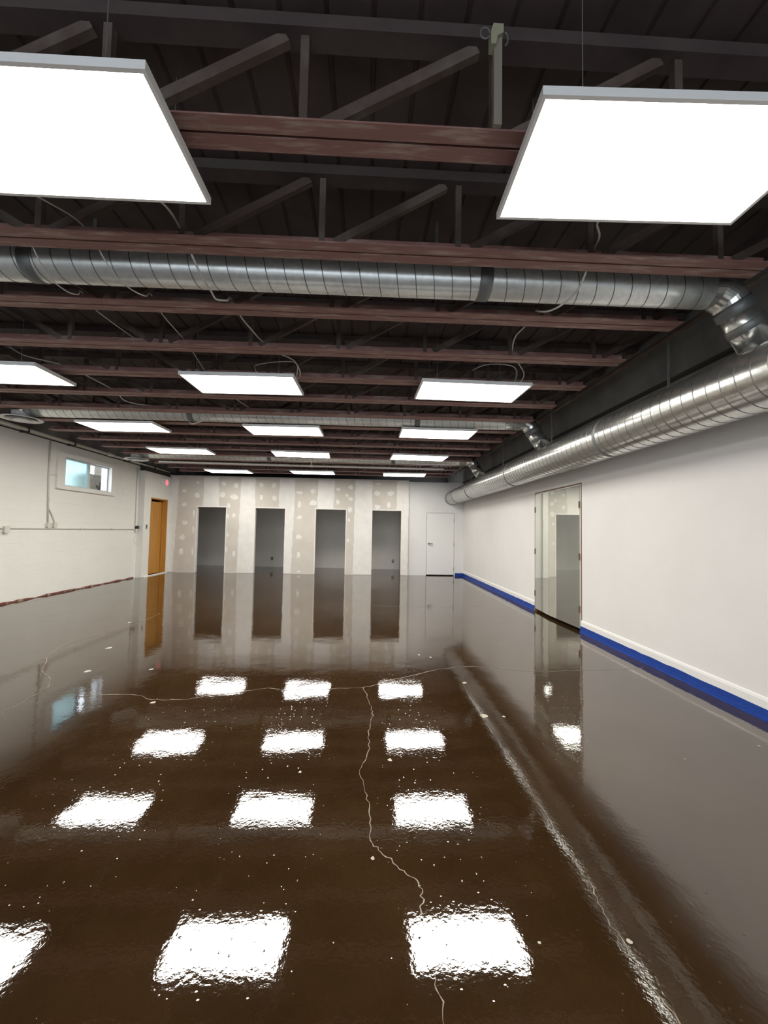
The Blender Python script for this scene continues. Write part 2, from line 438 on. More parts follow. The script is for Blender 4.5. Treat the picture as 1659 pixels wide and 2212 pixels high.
SPOTS = [(-5.35, 2.81, 0.064, 0.064), (-5.75, 2.55, 0.073, 0.073), (-5.35, 2.41, 0.1, 0.091), (-5.74, 2.12, 0.082, 0.082), (-5.7, 1.55, 0.109, 0.082), (-5.76, 1.09, 0.091, 0.091), (-5.78, 0.65, 0.1, 0.109), (-5.43, 1.85, 0.036, 0.128), (-5.43, 1.32, 0.036, 0.128), (-5.43, 0.66, 0.036, 0.146), (-4.55, 2.8, 0.082, 0.073), (-4.16, 2.75, 0.091, 0.082), (-4.57, 2.45, 0.1, 0.1), (-4.2, 2.38, 0.146, 0.091), (-4.37, 2.11, 0.055, 0.091), (-4.2, 1.8, 0.064, 0.073), (-4.38, 1.78, 0.04, 0.091), (-4.37, 1.19, 0.036, 0.073), (-4.39, 0.74, 0.036, 0.091), (-4.16, 0.61, 0.064, 0.109), (-3.37, 2.79, 0.073, 0.082), (-2.97, 2.78, 0.082, 0.091), (-3.36, 2.39, 0.055, 0.109), (-2.95, 2.38, 0.073, 0.091), (-2.17, 2.57, 0.109, 0.055), (-1.74, 2.62, 0.091, 0.082), (-2.16, 2.19, 0.064, 0.118), (-1.74, 2.25, 0.128, 0.091), (-2.15, 1.78, 0.091, 0.073), (-2.15, 1.16, 0.109, 0.082), (-2.15, 0.6, 0.064, 0.118), (-2.13, 0.08, 0.073, 0.036), (-0.94, 2.69, 0.073, 0.064), (-0.54, 2.77, 0.091, 0.082), (-0.67, 2.51, 0.055, 0.064), (-0.54, 2.4, 0.082, 0.073), (-0.95, 2.29, 0.064, 0.091), (-0.56, 2.06, 0.1, 0.109), (-0.59, 1.73, 0.046, 0.055), (-0.6, 1.08, 0.04, 0.055), (0.33, 2.9, 0.091, 0.046), (0.3, 2.59, 0.128, 0.091), (0.72, 2.6, 0.118, 0.091), (0.31, 2.17, 0.109, 0.09), (0.67, 2.23, 0.082, 0.109)]
for x, z, rx, rz in SPOTS:
    blob('compound_spot', (x, z), rx * 0.95, rz * 0.95, M_mud, wb, plane='xz', off=YP - 0.0015)

YW = 13.28
D0, D1, DH = 1.918, 2.802, 2.005
ww = MB().box(1.19, D0 - .012, YW, YW + 0.12, 0, 3.005).box(D0 - .012, D1 + .012, YW, YW + 0.12, DH + .012, 3.005).box(D1 + .012, XR, YW, YW + 0.12, 0, 3.005)
struct(ww.build('wall_back_right', M_whiteb), 'white painted wall beside the partition')
d = thing('door_2', 'closed white flush door in the back right corner', 'door', (2.36, YW, 0)); d['kind'] = 'structure'
MB().box(D0 - 2.36, D1 - 2.36, 0.006, 0.05, 0.03, DH).build('door_slab', M_door, d)
MB().box(D0 - .012 - 2.36, D0 - 2.36 - .003, 0.02, 0.11, 0.0, DH + .012).build('jamb', M_hinge, d)
MB().box(D1 + .003 - 2.36, D1 + .012 - 2.36, 0.02, 0.11, 0.0, DH + .012).build('jamb', M_hinge, d)
MB().box(D0 - .012 - 2.36, D1 + .012 - 2.36, 0.02, 0.11, DH + .003, DH + .012).build('head_jamb', M_hinge, d)
MB().box(D1 + .012 - 2.36, D1 + .055 - 2.36, -0.008, 0.0, 0.0, DH + .045).build('casing', M_door, d)
for hz in (0.22, 1.0, 1.78):
    MB().tube([(D1 + .004 - 2.36, -0.006, hz - 0.055), (D1 + .004 - 2.36, -0.006, hz + 0.055)], 0.012, 8).build('hinge', M_hinge, d)
hd = MB().tube([(D0 + .07 - 2.36, 0.006, 1.02), (D0 + .07 - 2.36, -0.05, 1.02)], [0.03, 0.016], 12).build('handle', M_collar, d)
MB().tube([(D0 + .07 - 2.36, -0.045, 1.02), (D0 + .19 - 2.36, -0.05, 1.015)], 0.013, 8).build('lever', M_collar, hd)
struct(MB().box(D0 - .012, D1 + .012, YW + 0.11, YW + 0.12, 0, 2.02).build('wall_back_door_shade', M_dark), 'dark sheet painting the unlit space behind the white door')  # dark sheet painting the shade behind the closed slab
# rooms behind the partition
rr = MB().quad_prism([(-6.9, 15.90, 0), (1.35, 15.18, 0), (1.35, 15.34, 0), (-6.9, 16.06, 0)], [(-6.9, 15.90, 2.62), (1.35, 15.18, 2.62), (1.35, 15.34, 2.62), (-6.9, 16.06, 2.62)])
rear = struct(rr.build('wall_rear', M_inner), 'dim back wall of the rooms behind the partition')
struct(MB().box(1.19, 1.312, YP + TH, 15.25, 0, 2.62).build('wall_room_side', M_inner), 'side wall inside the rightmost back room')
struct(MB().box(-6.9, 1.312, YP + TH, 16.06, 2.62, 2.70).build('ceiling_back_rooms', M_inner), 'low ceiling of the back rooms')
struct(MB().box(-6.75, -6.52, YP + TH, 16.1, 0, DECK + .1).build('wall_room_left', M_inner), 'left side wall of the back rooms')
struct(MB().box(-6.9, 3.3, 16.06, 16.2, 0, DECK + .1).build('wall_building_end', M_dark), 'dark end wall of the building')
def outlet(x, label):
    y = 15.90 - (x + 6.9) * (0.72 / 8.25)
    o = thing('electrical_outlet', label, 'outlet', (x, y, 0.30))
    MB().box(-0.035, 0.035, -0.012, 0.0, -0.06, 0.06).build('outlet_box', M_black, o)
    MB().box(-0.018, 0.018, -0.016, -0.012, -0.045, -0.01).build('socket', M_hinge, o)
    MB().box(-0.018, 0.018, -0.016, -0.012, 0.01, 0.045).build('socket', M_hinge, o)
outlet(-3.52, 'small dark wall outlet seen through the second doorway from the left')
outlet(0.96, 'small dark wall outlet seen through the rightmost doorway')

# ------------------------------------------------------------------ left wall of painted blocks with the window
WY0, WY1, WZ0, WZ1 = 8.82, 10.38, 2.225, 2.83
CE = 11.66                                  # end of the block wall
wl = MB().box(XL - 0.22, XL, YF, WY0, 0, 3.16).box(XL - 0.22, XL, WY1, 12.0, 0, 3.16)
wl.box(XL - 0.22, XL, WY0, WY1, 0, WZ0).box(XL - 0.22, XL, WY0, WY1, WZ1, 3.16)
wl = struct(wl.build('wall_left', M_block), 'cream painted concrete block wall on the left')
struct(MB().box(XL - 0.3, XL - 0.02, YF, 16.2, 3.16, DECK + .1).build('wall_left_upper', mat('upper grey block', (0.26, 0.25, 0.24), rough=0.8, color2=(0.10, 0.09, 0.085), vscale=1.6)), 'grey unpainted blocks between the joist ends above the left wall')
bm = MB().quad_prism([(0, 0.0, 0.002), (0, 0.406, 0.002), (0, 0.406, 0.198), (0, 0.0, 0.198)], [(0.002, 0.0003, 0.0045), (0.002, 0.4057, 0.0045), (0.002, 0.4057, 0.1955), (0.002, 0.0003, 0.1955)]).mesh('block', M_block)
for row in range(15):
    z = row * 0.2 + 0.05
    y = 6.0 + (0.2 if row % 2 else 0.0)
    while y + 0.406 <= CE:
        if not (z + 0.2 > 2.13 and z < 2.93 and y + 0.406 > 8.58 and y < 10.55):
            link('block', bm, wl, (XL, y, z))
        y += 0.406
base = MB(); y = 5.6; prev = None
rings = []
while y < CE:
    h = random.uniform(0.012, 0.042); d_ = random.uniform(0.004, 0.012)
    rings.append([(XL, y, 0), (XL + d_, y, 0), (XL + d_ * 0.8, y, h * 0.8), (XL, y, h)]); y += random.uniform(0.10, 0.28)
for a, b in zip(rings, rings[1:]): base.quad_prism(a, b)
struct(base.build('baseboard_left', M_redbase), 'ragged red brown paint strip along the foot of the block wall')

w = thing('window_1', 'small high sliding window in the left block wall', 'window', (XL, 9.6, 2.15)); w['kind'] = 'structure'
def wbox(name, y0, y1, z0, z1, x0, x1, m, parent=None):
    return MB().box(x0, x1, y0 - 9.6, y1 - 9.6, z0 - 2.15, z1 - 2.15).build(name, m, parent or w)
O = (8.60, 10.53, 2.145, 2.91)
wbox('casing', O[0], O[1], O[2], WZ0 + .005, 0, 0.035, M_block); wbox('casing', O[0], O[1], WZ1 - .005, O[3], 0, 0.035, M_block)
wbox('casing', O[0], WY0 + .005, WZ0 + .005, WZ1 - .005, 0, 0.035, M_block); wbox('casing', WY1 - .005, O[1], WZ0 + .005, WZ1 - .005, 0, 0.035, M_block)
wbox('drip_lip', O[0], O[1], O[2], O[2] + .03, 0.035, 0.06, M_block); wbox('drip_lip', O[0], O[1], O[3] - .03, O[3], 0.035, 0.055, M_block)
for nm, a in (('frame_rail', (WY0, WY1, WZ0, WZ0 + .03)), ('frame_rail', (WY0, WY1, WZ1 - .03, WZ1)), ('frame_stile', (WY0, WY0 + .03, WZ0 + .03, WZ1 - .03)), ('frame_stile', (WY1 - .03, WY1, WZ0 + .03, WZ1 - .03))):
    wbox(nm, *a, -0.12, -0.06, M_alu)
sash = wbox('meeting_stile', 9.64, 9.72, WZ0 + .03, WZ1 - .03, -0.10, -0.055, M_alu)
wbox('frosted_pane', WY0 + .03, 9.64, WZ0 + .03, WZ1 - .03, -0.085, -0.075, M_cyan)
wbox('clear_pane', 9.72, WY1 - .03, WZ0 + .03, WZ1 - .03, -0.105, -0.099, M_glass)
# what stands outside the window: a fan unit and the neighbouring wall end
ac = thing('outdoor_fan_unit', 'dark boxy fan unit outside the right half of the window', 'fan unit', (-7.0, 10.78, 2.0))
MB().box(-0.25, 0.15, -0.42, 0.42, 0.0, 0.68).build('housing', M_unit, ac)
pts = []
mbf = MB()
rg = [(0.155, 0.02 + 0.19 * math.cos(2 * math.pi * k / 24), 0.34 + 0.19 * math.sin(2 * math.pi * k / 24)) for k in range(25)]
mbf.tube(rg, 0.012, 6).build('fan_ring', M_unit, ac)
MB().tube([(0.148, 0.02, 0.34), (0.153, 0.02, 0.34)], 0.19, 24).build('fan_plate', M_tan, ac)
for k in range(5):
    a = 2 * math.pi * k / 5
    MB().bar((0.16, 0.02 + .03 * math.cos(a), 0.34 + .03 * math.sin(a)), (0.16, 0.02 + .17 * math.cos(a + .2), 0.34 + .17 * math.sin(a + .2)), 0.09, 0.006, side=(1, 0, 0.3)).build('fan_blade', M_black, ac)
MB().tube([(0.15, 0.02, 0.34), (0.18, 0.02, 0.34)], 0.035, 10).build('fan_hub', M_black, ac)
MB().box(-0.25, 0.15, -0.42, 0.42, -2.0, 0.0).build('plinth', M_ext, ac)
tag(MB().box(-7.3, -6.62, 11.26, 11.45, 0, 3.4).build('neighbour_wall', M_ext), 'pale exterior wall end seen at the right edge of the window', 'wall')

# ------------------------------------------------------------------ left corner: drywall boxing with the wooden door
DY0, DY1, DZ = 12.0, 12.99, 2.24
wc = MB().box(XL - .05, XD, CE, DY0, 0, 2.955).box(XL - .05, XD, DY1, YP + .05, 0, 2.955).box(XL - .05, XD, DY0, DY1, DZ, 2.955)
struct(wc.build('wall_left_corner', M_corner), 'cream drywall corner around the wooden doorway')
struct(MB().box(XL - .1, XD - .03, CE + .03, YP, 2.955, 3.17).build('gap_shade', M_dark), 'dark box painting the shade in the gap above the corner drywall')  # solid dark box painting the shade of the open recess
d = thing('door_1', 'orange stained wooden door in its frame at the left corner', 'door', (XD, 12.5, 0)); d['kind'] = 'structure'
q = lambda y: y - 12.5
MB().box(-0.24, 0.006, q(DY1 - .035), q(DY1), 0.0, DZ).build('jamb', M_wood, d)
MB().box(-0.24, 0.006, q(DY0), q(DY0 + .03), 0.0, DZ).build('jamb', M_wood, d)
MB().box(-0.24, 0.006, q(DY0 + .03), q(DY1 - .035), DZ - .035, DZ).build('head_jamb', M_wood, d)
MB().box(-0.13, -0.10, q(DY1 - .05), q(DY1 - .035), 0.0, DZ - .035).build('door_stop', M_wood, d)
slab = MB().quad_prism([(-0.145, q(DY1 - .038), 0.02), (-0.165, q(DY0 + .034), 0.02), (-0.205, q(DY0 + .034), 0.02), (-0.185, q(DY1 - .038), 0.02)],
                       [(-0.145, q(DY1 - .038), 2.15), (-0.165, q(DY0 + .034), 2.15), (-0.205, q(DY0 + .034), 2.15), (-0.185, q(DY1 - .038), 2.15)]).build('door_slab', M_wood, d)
struct(MB().box(-6.9, -6.8, 11.6, 13.3, 0, 3.2).box(-6.8, XL - .05, 11.6, 11.66, 0, 3.2).box(-6.8, XL - .05, 13.21, 13.3, 0, 3.2).box(-6.8, XL - .05, 11.66, 13.21, 3.1, 3.2).build('wall_side_backing', M_dark), 'dark box added behind the wooden door to keep outside light out')  # unseen dark backing, added to stop sky leaking round the slab
tag(MB().quad_prism([(XD + .002, DY0 - .3, 0), (XD + .05, DY0 - .3, 0), (XD + .05, DY0 - .3, .012), (XD + .002, DY0 - .3, .03)], [(XD + .002, DY1, 0), (XD + .02, DY1, 0), (XD + .02, DY1, .012), (XD + .002, DY1, .03)]).build('threshold_strip', M_mud), 'pale strip on the floor at the wooden doorway', 'threshold')
ex = thing('exit_sign', 'small white sign box with glowing pink red face above the wooden door', 'sign', (XD, 12.72, 2.66))
MB().box(0.0, 0.05, -0.22, 0.22, 0.0, 0.20).build('sign_box', M_diff, ex)
MB().lathe([(0.001, 0), (0.075, 0), (0.085, 0.004), (0.085, 0.012)], (0, 0, 0), 24).build('lit_face', M_pink, ex)
bpy.data.objects['lit_face'].rotation_euler = (0, -math.pi / 2, 0); bpy.data.objects['lit_face'].location = (0.0625, 0.06, 0.09)
sw = thing('light_switch', 'small grey wall switch beside the wooden door', 'switch', (XD, 11.82, 1.40))
MB().box(0, 0.008, -0.035, 0.035, -0.06, 0.06).build('switch_plate', M_hinge, sw)
MB().box(0.008, 0.016, -0.008, 0.008, -0.015, 0.015).build('toggle', M_black, sw)

# conduits and boxes on the left wall
def conduit(pts, r, label, clips=()):
    o = thing('conduit', label, 'conduit', pts[0])
    p0 = Vector(pts[0])
    MB().tube([Vector(p) - p0 for p in pts], r, 8).build('pipe', M_conduit, o, smooth=True)
    for c in clips:
        cc = Vector(c) - p0
        MB().box(cc.x - 0.008, cc.x + r + .004, cc.y - .012, cc.y + .012, cc.z - r - .012, cc.z + r + .012).build('clip', M_conduit, o)
    return o
XC = XL + 0.018
conduit([(XC, 5.6, 1.333), (XC, 8.0, 1.33), (XC, 11.53, 1.322)], 0.011, 'thin painted horizontal conduit running the length of the block wall', [(XC, y, 1.33) for y in (6.6, 9.4, 10.5)])
conduit([(XC, 8.40, 3.10), (XC, 8.40, 2.4), (XC, 8.44, 1.45)], 0.014, 'painted vertical conduit left of the small window', [(XC, 8.40, 2.7), (XC, 8.43, 1.9)])
conduit([(XC, 8.44, 1.74), (XC, 8.50, 1.66), (XC, 8.60, 1.50), (XC, 8.61, 1.45)], 0.012, 'short slanting conduit joining the box under the window')
conduit([(XC, 11.52, 3.0), (XC, 11.53, 2.2), (XC, 11.53, 1.40)], 0.010, 'thin vertical conduit at the far end of the block wall')
conduit([(XC, 8.40, 2.38), (XC, 8.50, 2.41), (XC, 8.60, 2.41)], 0.008, 'short stub conduit beside the window casing')
def jbox(y, z, s, label, m=M_conduit):
    o = thing('junction_box', label, 'junction box', (XL, y, z))
    MB().box(0.0, 0.05, -s / 2, s / 2, -s * .6, s * .6).build('box_body', m, o)
    MB().box(0.05, 0.055, -s * .6, s * .6, -s * .68, s * .68).build('cover_plate', m, o)
    return o
jbox(7.49, 1.31, 0.09, 'cream junction box on the horizontal conduit near the left edge')
jbox(8.44, 1.40, 0.07, 'cream junction box at the foot of the vertical conduit')
jbox(8.61, 1.40, 0.07, 'cream junction box below the slanting conduit')
jbox(11.55, 1.30, 0.06, 'cream junction box under the black wall box')
bx = thing('wall_control_box', 'small black control box at the far end of the block wall', 'control box', (XL, 11.60, 1.375))
MB().box(0, 0.055, -0.055, 0.055, -0.04, 0.045).build('box_body', M_black, bx)
MB().box(0, 0.04, -0.045, 0.045, -0.075, -0.04).build('lower_plate', M_diff, bx)
tag(MB().tube(smooth_path([(XL + .02, 11.57, 1.30), (XL + .03, 11.56, 1.15), (XL + .025, 11.52, 1.03), (XL + .03, 11.56, 0.95), (XL + .03, 11.60, 0.90)]), 0.006, 6).build('hanging_cable', M_cable), 'loose thin cord hanging below the black control box', 'cord')
pt = thing('cover_plate', 'square painted cover plate right of the small window', 'cover plate', (XL, 11.06, 2.31))
MB().box(0, 0.014, -0.12, 0.12, -0.095, 0.095).build('plate', M_block, pt)
MB().box(0.014, 0.017, -0.008, 0.008, 0.07, 0.08).build('screw', M_hinge, pt)
MB().box(0.014, 0.017, -0.008, 0.008, -0.08, -0.07).build('screw', M_hinge, pt)

# pipe run along the top of the left wall
pr = thing('wall_pipe', 'painted pipe run along the top of the left block wall', 'pipe', (XL, 6.0, 3.12))
MB().tube([(0.12, -2.0, 0.02), (0.12, 4.1, 0.0)], 0.034, 12).build('pipe', M_conduit, pr, smooth=True)
MB().tube([(0.12, 4.1, 0.0), (0.12, 7.1, -0.005)], 0.024, 12).build('pipe', M_conduit, pr, smooth=True)
MB().tube([(0.12, 4.02, 0.0), (0.12, 4.24, 0.0)], 0.046, 12).build('coupling', M_conduit, pr, smooth=True)
MB().tube([(0.05, -2.0, -0.035), (0.05, 7.1, -0.04)], 0.012, 8).build('small_pipe', M_dark, pr, smooth=True)
for yy in (0.3, 1.7, 2.9, 4.9, 6.2):
    MB().box(0.0, 0.16, yy - .015, yy + .015, -0.05, 0.05).build('pipe_strap', M_dark, pr)

# wall behind the camera
# (shop front: brick-low sill, three tall glazed bays that let the daylight in)
BAYS = [(-5.6, -3.0), (-2.7, -0.1), (0.2, 2.7)]
wf = MB(); xs = XL - .3
for a, b in BAYS:
    wf.box(xs, a, YF - 0.2, YF, 0, DECK + .1); wf.box(a, b, YF - 0.2, YF, 0, 0.35); wf.box(a, b, YF - 0.2, YF, 3.25, DECK + .1); xs = b
wf.box(xs, XR + .2, YF - 0.2, YF, 0, DECK + .1)
struct(wf.build('wall_front', M_white), 'white shop front wall behind the viewer')
for i, (a, b) in enumerate(BAYS):
    o = thing('window_%d' % (i + 2), 'tall shop front window behind the viewer', 'window', ((a + b) / 2, YF - 0.1, 0.35)); o['kind'] = 'structure'
    h = (b - a) / 2
    MB().box(-h, h, -0.03, 0.03, 0, 0.05).build('rail', M_alu, o); MB().box(-h, h, -0.03, 0.03, 2.85, 2.90).build('rail', M_alu, o)
    for x in (-h + .025, 0, h - .025): MB().box(x - .025, x + .025, -0.03, 0.03, 0.05, 2.85).build('mullion', M_alu, o)
    MB().box(-h + .05, -.025, -0.004, 0.004, 0.05, 2.85).build('pane', M_glass, o); MB().box(.025, h - .05, -0.004, 0.004, 0.05, 2.85).build('pane', M_glass, o)

# ------------------------------------------------------------------ roof joists
ORD = ['first', 'second', 'third', 'fourth', 'fifth', 'sixth', 'seventh', 'eighth', 'ninth', 'tenth', 'eleventh', 'twelfth', 'thirteenth', 'fourteenth', 'fifteenth', 'sixteenth']
JZ = 3.09
def angle_mesh(s):                          # steel angle, s = -1 / +1 side of the joist centre
    P = [(s * 0.007, 0.0), (s * 0.080, 0.0), (s * 0.080, 0.008), (s * 0.015, 0.008), (s * 0.015, 0.075), (s * 0.007, 0.075)]
    return MB().quad_prism([(-5.66, y, JZ + z) for y, z in P], [(2.46, y, JZ + z) for y, z in P]).mesh('chord_angle', M_joist)
J_parts = [('chord_angle', angle_mesh(-1)), ('chord_angle', angle_mesh(1)),
           ('top_chord', MB().box(-6.30, 3.09, -0.05, 0.05, 3.535, 3.595).mesh('top_chord', M_deck))]
Cx = -1.555
for k in range(5):
    for s in (-1, 1):
        xv = Cx + s * (0.415 + 0.83 * k)
        J_parts.append(('web_post', MB().box(xv - 0.018, xv + 0.018, -0.018, 0.018, JZ + 0.02, 3.54).mesh('web_post', M_web)))
        x2 = Cx + s * (0.415 + 0.83 * (k + 1))
        if k == 4: x2 = Cx + s * 4.60
        a, b = (xv + s * 0.08, 0, JZ + 0.05), (x2 - s * 0.08, 0, 3.53)
        J_parts.append(('web_diagonal', MB().bar(a, b, 0.05, 0.035).mesh('web_diagonal', M_web)))
J_parts.append(('web_diagonal', MB().bar((Cx - .34, 0, JZ + .05), (Cx + .34, 0, 3.53), 0.05, 0.035).mesh('web_diagonal', M_web)))
JY = [1.72 + 0.725 * k for k in range(16)]
for k, y in enumerate(JY):
    o = thing('roof_joist', '%s exposed red brown steel roof joist counting from the viewer' % ORD[k], 'joist', (0, y, 0), 'open web roof joists')
    for nm, me in J_parts:
        link(nm, me, o)

# ------------------------------------------------------------------ ceiling light panels
PW, PD = 1.205, 0.603
rim = 0.016
fm = MB()
fm.box(-PW / 2, PW / 2, -PD / 2, -PD / 2 + rim, 0, 0.035).box(-PW / 2, PW / 2, PD / 2 - rim, PD / 2, 0, 0.035)
fm.box(-PW / 2, -PW / 2 + rim, -PD / 2 + rim, PD / 2 - rim, 0, 0.035).box(PW / 2 - rim, PW / 2, -PD / 2 + rim, PD / 2 - rim, 0, 0.035)
frame_me = fm.mesh('frame', M_frame)
back_me = MB().box(-PW / 2 + rim, PW / 2 - rim, -PD / 2 + rim, PD / 2 - rim, 0.02, 0.034).mesh('back_plate', M_frame)
dm = bpy.data.meshes.new('diffuser')
dm.from_pydata([(-PW / 2 + rim, -PD / 2 + rim, 0.006), (PW / 2 - rim, -PD / 2 + rim, 0.006), (PW / 2 - rim, PD / 2 - rim, 0.006), (-PW / 2 + rim, PD / 2 - rim, 0.006)], [], [(3, 2, 1, 0)])
dm.materials.append(M_led)
wires = []
for sx in (-1, 1):
    for sy in (-1, 1):
        wires.append(MB().tube([(sx * PW * .36, sy * PD * .42, 0.034), (sx * PW * .36, sy * PD * .42, DECK - PANEL_Z)], 0.0022, 5).mesh('hanger_wire', M_wire))
drv = MB().box(-0.16, 0.16, -0.04, 0.04, 0.034, 0.066).mesh('driver_box', M_frame)
PAN = [('nearest row, left of the two', -1.409, 1.71, -0.24), ('nearest row, right of the two', 1.219, 1.693, -1.69),
       ('second row, cut by the left edge', -3.976, 4.519, 0.28), ('second row, middle', -1.399, 4.617, -1.4), ('second row, rightmost', 1.147, 4.624, 1.36),
       ('third row, leftmost', -3.952, 6.785, -1.23), ('third row, middle', -1.379, 6.757, -0.93), ('third row, rightmost', 1.108, 6.692, 0.4),
       ('fourth row, leftmost', -3.94, 8.833, 1.68), ('fourth row, middle', -1.439, 8.883, 3.18), ('fourth row, rightmost', 1.087, 8.91, 2.9),
       ('fifth and farthest row, leftmost', -3.948, 11.839, -0.3), ('fifth and farthest row, middle', -1.56, 11.658, -0.98), ('fifth and farthest row, rightmost', 1.022, 11.69, -2.49)]
for nm, x, y, rz in PAN:
    o = thing('ceiling_light', 'bright white hanging LED panel, ' + nm, 'ceiling light', (x, y, PANEL_Z), 'hanging LED panels')
    o.rotation_euler.z = math.radians(rz)
    link('frame', frame_me, o); link('back_plate', back_me, o); link('diffuser', dm, o); link('driver_box', drv, o)
    for wm in wires: link('hanger_wire', wm, o)

# ------------------------------------------------------------------ ducts
def ring(mb, c, ax, R, n=40):
    pass
def duct_tube(p, q, R, n=40, step=0.3):
    p, q = Vector(p), Vector(q); L = (q - p).length; m = max(1, int(L / step))
    return MB().tube([p + (q - p) * (i / m) for i in range(m + 1)], R, n, caps=True)
def helix(p, q, R, pitch, r, seg=28):
    p, q = Vector(p), Vector(q); d = (q - p); L = d.length; d.normalize()
    s = Vector((0, 0, 1)) if abs(d.z) < .9 else Vector((1, 0, 0))
    s = (s - d * s.dot(d)).normalized(); c = d.cross(s)
    N = int(L / pitch * seg)
    return MB().tube([p + d * (L * i / N) + (s * math.cos(2 * math.pi * i / seg) + c * math.sin(2 * math.pi * i / seg)) * R for i in range(N + 1)], r, 4, caps=False)
DX, DZc, DR = 2.717, 2.504, 0.227
md = thing('main_duct', 'large round galvanised spiral duct running along the right wall', 'duct', (DX, YF, DZc))
L0 = 13.28 - YF
duct_tube((0, 0.01, 0), (0, L0, 0), DR, 56).build('duct_body', M_galv, md, smooth=True)
helix((0, 2.2, 0), (0, L0 - .02, 0), DR, 0.12, 0.0042).build('spiral_seam', M_seam, md, smooth=True)
for yy in (1.5, 4.46, 7.49, 10.53, 12.2):
    MB().tube([(0, yy - YF - .022, 0), (0, yy - YF - .018, 0), (0, yy - YF + .018, 0), (0, yy - YF + .022, 0)], [DR, DR + .007, DR + .007, DR], 48).build('coupling_band', M_collar, md, smooth=True)
for yy in (3.6, 6.0, 8.2, 10.8):
    MB().box(-0.012, 0.012, yy - YF - .001, yy - YF + .001, DR, DECK - DZc).build('hanger_strap', M_galv, md)

def branch(y, xl, label, bands, dif_label=None):
    zc, R = 3.17, 0.12
    o = thing('branch_duct', label, 'duct', (0, y, zc))
    xe = 2.40
    duct_tube((xl, 0, 0), (xe, 0, 0), R, 40).build('duct_body', M_galv2, o, smooth=True)
    helix((xl + .05, 0, 0), (xe - .05, 0, 0), R, 0.125, 0.0035).build('spiral_seam', M_seam, o, smooth=True)
    for bx_ in bands:
        MB().tube([(bx_ - .045, 0, 0), (bx_ - .04, 0, 0), (bx_ + .04, 0, 0), (bx_ + .045, 0, 0)], [R, R + .005, R + .005, R], 40).build('coupling_band', M_collar, o, smooth=True)
    # three piece elbow, then the drop into the main duct
    ang = math.radians(56); e0 = Vector((xe, 0, 0))
    d1 = Vector((math.cos(ang / 2), 0, -math.sin(ang / 2))); d2 = Vector((math.cos(ang), 0, -math.sin(ang)))
    e1 = e0 + Vector((0.075, 0, 0)); e2 = e1 + d1 * 0.10
    end = e2 + d2 * 0.46
    MB().tube([e0, e1, e2, e2 + d2 * .05], R + .002, 40).build('elbow', M_galv, o)
    dp = MB().tube([e2 + d2 * .05, end], R, 40).build('drop_collar', M_galv, o, smooth=True)
    for s0, s1 in ((0.06, 0.13), (0.21, 0.27)):
        MB().tube([e2 + d2 * s0, e2 + d2 * (s0 + .004), e2 + d2 * (s1 - .004), e2 + d2 * s1], [R, R + .004, R + .004, R], 40).build('coupling_band', M_collar, dp, smooth=True)
    for hx in [v for v in (-4.2, -1.9, 0.45) if v > xl]:
        MB().box(hx - .012, hx + .012, -.001, .001, R, DECK - zc).build('hanger_strap', M_galv, o)
    if dif_label:
        c = (xl - 0.1, y, 3.0)
        dd = thing('round_diffuser', dif_label, 'diffuser', c, 'round air diffusers')
        MB().lathe([(0.125, 0.12), (0.125, 0.03), (0.26, 0.0), (0.27, 0.006), (0.26, 0.016), (0.13, 0.045)], (0, 0, 0), 40).build('outer_cone', M_diff, dd, smooth=True)
        MB().lathe([(0.19, -0.012), (0.10, 0.03), (0.105, 0.036), (0.195, -0.006)], (0, 0, 0), 36).build('middle_cone', M_diff, dd, smooth=True)
        MB().lathe([(0.002, -0.02), (0.10, -0.02), (0.105, -0.014), (0.06, 0.02), (0.002, 0.02)], (0, 0, 0), 32).build('centre_cone', M_diff, dd, smooth=True)
        el = MB().tube([(xl, 0, 0), (xl - .08, 0, -.01), (xl - .1, 0, -.05), (xl - .1, 0, -0.10)], [R, R, R, R], 32).build('end_elbow', M_galv, o, smooth=True)
branch(2.81, -5.3, 'nearest galvanised spiral duct crossing under the joists', (-2.27, 0.78))
branch(6.45, -5.2, 'middle galvanised spiral duct crossing behind the second row of panels', (-2.75, 0.75), 'round white air diffuser at the left edge of the picture')
branch(10.06, -5.45, 'farthest galvanised spiral duct crossing behind the fourth row of panels', (-2.4, 0.6), 'round white air diffuser farther away near the window')

# sprinkler pipe
sp = thing('sprinkler_pipe', 'bright thin sprinkler pipe crossing behind the fourth row of panels', 'pipe', (-1.4, 10.30, 2.985))
MB().tube([(-3.75, 0, 0.02), (-0.2, 0, 0), (3.3, 0, 0.0)], 0.022, 12).build('pipe', M_bwpipe, sp, smooth=True)
MB().tube([(-0.02, 0, 0.0), (-0.02, 0, 0.10)], 0.014, 8).build('riser', M_diff, sp)
MB().lathe([(0.002, 0.12), (0.035, 0.118), (0.035, 0.112), (0.012, 0.10), (0.012, 0.06)], (-0.02, 0, 0), 14).build('sprinkler_head', M_diff, sp)
MB().tube([(-0.06, 0, 0), (0.02, 0, 0)], 0.03, 10).build('tee_fitting', M_diff, sp)

